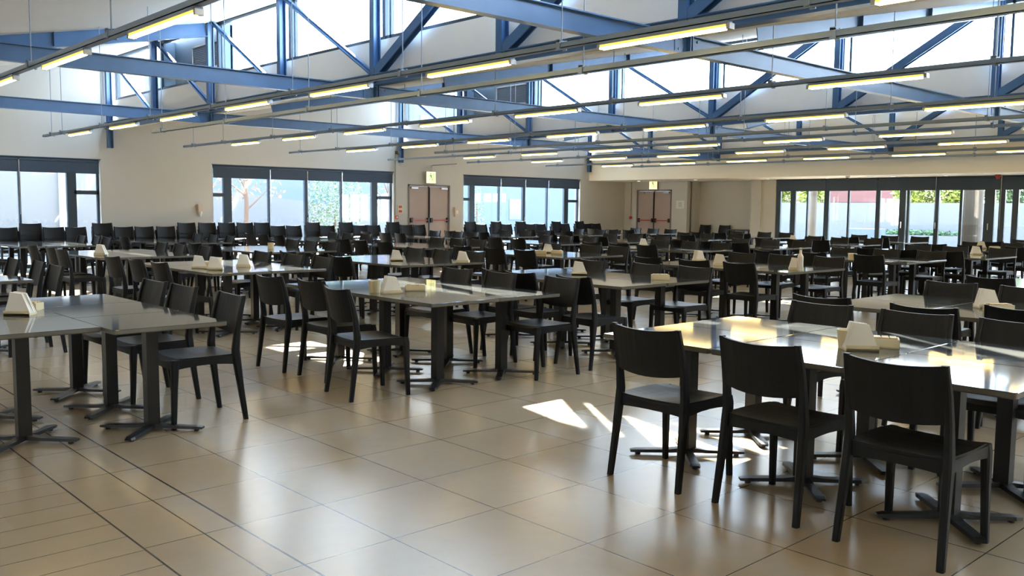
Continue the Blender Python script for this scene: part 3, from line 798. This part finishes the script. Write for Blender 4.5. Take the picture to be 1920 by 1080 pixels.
put('n', 1845, 578, 'on the front row cluster behind the chairs', .75); put('s', 1880, 582, 'on the front row cluster behind the chairs', .75)
put('t', 508, 466, 'among the rear tables near the middle window'); put('n', 1500, 452, 'on a far table before the pier', .3)

x, y = at_px(1500, 507, TZ)
tx, ty = min(TABLES, key=lambda t_: max(abs(x-t_[0]), abs(y-t_[1])))
T = empty('water_bottle', (min(max(x, tx-.3), tx+.3), min(max(y, ty-.3), ty+.3), TZ), 'tall pale bottle standing on a table in front of the far glazing', 'bottle')
MB().tube([(0, 0, 0), (0, 0, .17), (0, 0, .21), (0, 0, .25)], [.036, .036, .016, .014], 14).build('bottle_body', M['white'], T)
MB().tube([(0, 0, .25), (0, 0, .275)], .016, 12).build('cap', M['grey'], T)

# ------------------------------------------------------------------ outside
MB().box(-40, 90, W+.25, 110, -.14, -.02).build('ground', M['pave'], kind='structure')
MB().box(27.2, 90, -60, W+.25, -.14, -.02).build('ground', M['pave'], kind='structure')
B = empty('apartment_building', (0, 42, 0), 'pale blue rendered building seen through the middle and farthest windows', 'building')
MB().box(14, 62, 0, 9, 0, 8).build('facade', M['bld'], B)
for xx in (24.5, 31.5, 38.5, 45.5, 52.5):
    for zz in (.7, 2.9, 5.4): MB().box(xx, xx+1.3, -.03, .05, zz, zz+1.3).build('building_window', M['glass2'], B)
B = empty('white_building', (0, 27.5, 0), 'plain white building seen through the nearest window', 'building')
MB().box(-6, 10.4, 0, 8, 0, 7).build('facade', M['bld2'], B)
MB().box(7.9, 8.05, -.12, 0, 0, 7).build('downpipe', M['grey'], B)
b = MB(); b.prism([(11.5, 0), (27, 0), (27, .7), (11.5, 2.25)], lambda u, v, k: (u, 31+.25*k, v))
tag(b.build('ramp_wall', M['bld2']), 'sloping white ramp wall outside the middle window', 'wall')
def foliage(cx, cy, cz, rx, ry, rz_, n, s):
    b = MB()
    for k in range(n):
        while True:
            p = Vector((random.uniform(-1, 1), random.uniform(-1, 1), random.uniform(-1, 1)))
            if p.length < 1: break
        c = Vector((cx+p.x*rx, cy+p.y*ry, cz+p.z*rz_))
        a = Vector((random.gauss(0, 1), random.gauss(0, 1), random.gauss(0, 1))).normalized(); q = a.orthogonal().normalized(); ss = s*random.uniform(.6, 1.3)
        i = len(b.v); b.v += [c-a*ss, c-q*ss*.5, c+a*ss, c+q*ss*.5]; b.f.append([i, i+1, i+2, i+3])
    return b
def tree(name, x, y, h_, r_, m_, n, label, s=.1, flat=1.0):
    T = empty(name, (x, y, 0), label, 'tree')
    b = MB().tube([(0, 0, 0), (.05, 0, h_*.5), (0, .05, h_*.8)], [.09, .07, .03], 7)
    for k in range(5):
        a = k*1.26; b.tube([(0.03, 0, h_*(.4+.07*k)), (math.cos(a)*r_*.5, math.sin(a)*r_*.5, h_*(.6+.07*k))], [.035, .012], 5)
    b.build('trunk', M['bark'], T); foliage(0, 0, h_*.75, r_, r_, h_*.3*flat, n, s).build('foliage', m_, T)
    return T
tree('maple_tree', 12.9, 26.2, 3.2, 1.5, M['orange'], 260, 'small tree with sparse orange leaves outside the middle window', .07)
tree('maple_tree', 19.2, 27.5, 2.9, 1.2, M['orange'], 120, 'thin tree with a few orange leaves farther along outside', .07)
T = empty('green_bush', (16.6, 27.0, 0), 'large green bush outside the middle window', 'bush')
MB().tube([(0, 0, 0), (0, 0, 1.2)], [.06, .03], 6).build('stem', M['bark'], T); foliage(0, 0, 1.55, 1.1, .9, 1.25, 2600, .055).build('foliage', M['leafg'], T)
T = empty('climbing_plant', (23.2, 27.2, 0), 'slim green plant outside the farthest window', 'plant')
MB().tube([(0, 0, 0), (0, 0, 2)], .03, 6).build('stem', M['bark'], T); foliage(0, 0, 1.3, .3, .3, 1.2, 400, .05).build('foliage', M['leafg'], T)
# terrace side
tag(MB().box(37.5, 37.75, -6, 34, 0, 1.82).build('boundary_wall', M['bld2']), 'long white boundary wall beyond the far glazing', 'wall')
tag(MB().box(36.85, 37.45, 13.6, 18.4, -.02, .50).build('planter_wall', M['bld2']), 'low white planter wall under the hedge', 'planter')
tag(foliage(37.15, 16.0, .60, .2, 2.2, .12, 900, .07).build('low_hedge', M['leafg']), 'low green hedge in front of the white boundary wall', 'hedge')
for k, (yy, rr_, mm) in enumerate([(24.2, .9, 'leafy'), (22.4, .7, 'leafy'), (17.4, 1.0, 'leafy'), (15.6, .75, 'leafy'), (13.6, 1.0, 'leafg')]):
    tree('garden_tree', 40.5, yy, 3.3, rr_, M[mm], 1700, ['pale yellow tree nearest the pier beyond the boundary wall', 'second yellow tree from the pier beyond the boundary wall', 'broad yellow-green tree mid-way along the boundary wall', 'yellow-green tree near the round column beyond the wall', 'darker green tree beyond the boundary wall'][k], .13)
B = empty('roofed_house', (47, 21.8, 0), 'house with a red roof beyond the boundary wall', 'house')
MB().box(-3, 3, -3.2, 3.2, 0, 1.9).build('wall', M['bld2'], B)
MB().prism([(-3.5, 1.9), (3.5, 1.9), (0, 3.4)], lambda u, v, k: (-3.4+6.8*k, u, v)).build('roof', M['roofred'], B)
for k, (x_, y_, r_) in enumerate([(28.2, 15.55, .14), (28.0, 10.35, .30), (28.4, 4.0, .3)]):
    T = empty('round_column', (x_, y_, 0), ['slim taupe column outside the glazing close to the pier', 'thick round taupe column just outside the far glazing', 'round taupe column outside the glazing beyond view of the pier'][k], 'column')
    MB().tube([(0, 0, 0), (0, 0, 2.9)], r_, 24).build('shaft', M['colm'], T, smooth=False); MB().tube([(0, 0, -.02), (0, 0, .08)], r_+.03, 24).build('base', M['colm'], T)
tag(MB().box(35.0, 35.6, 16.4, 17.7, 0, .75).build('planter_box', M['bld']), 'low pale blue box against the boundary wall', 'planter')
MB().box(R+1.0, R+4.2, YN, 15.62, 2.75, 2.9).build('ceiling_canopy', M['bulk'], kind='structure')
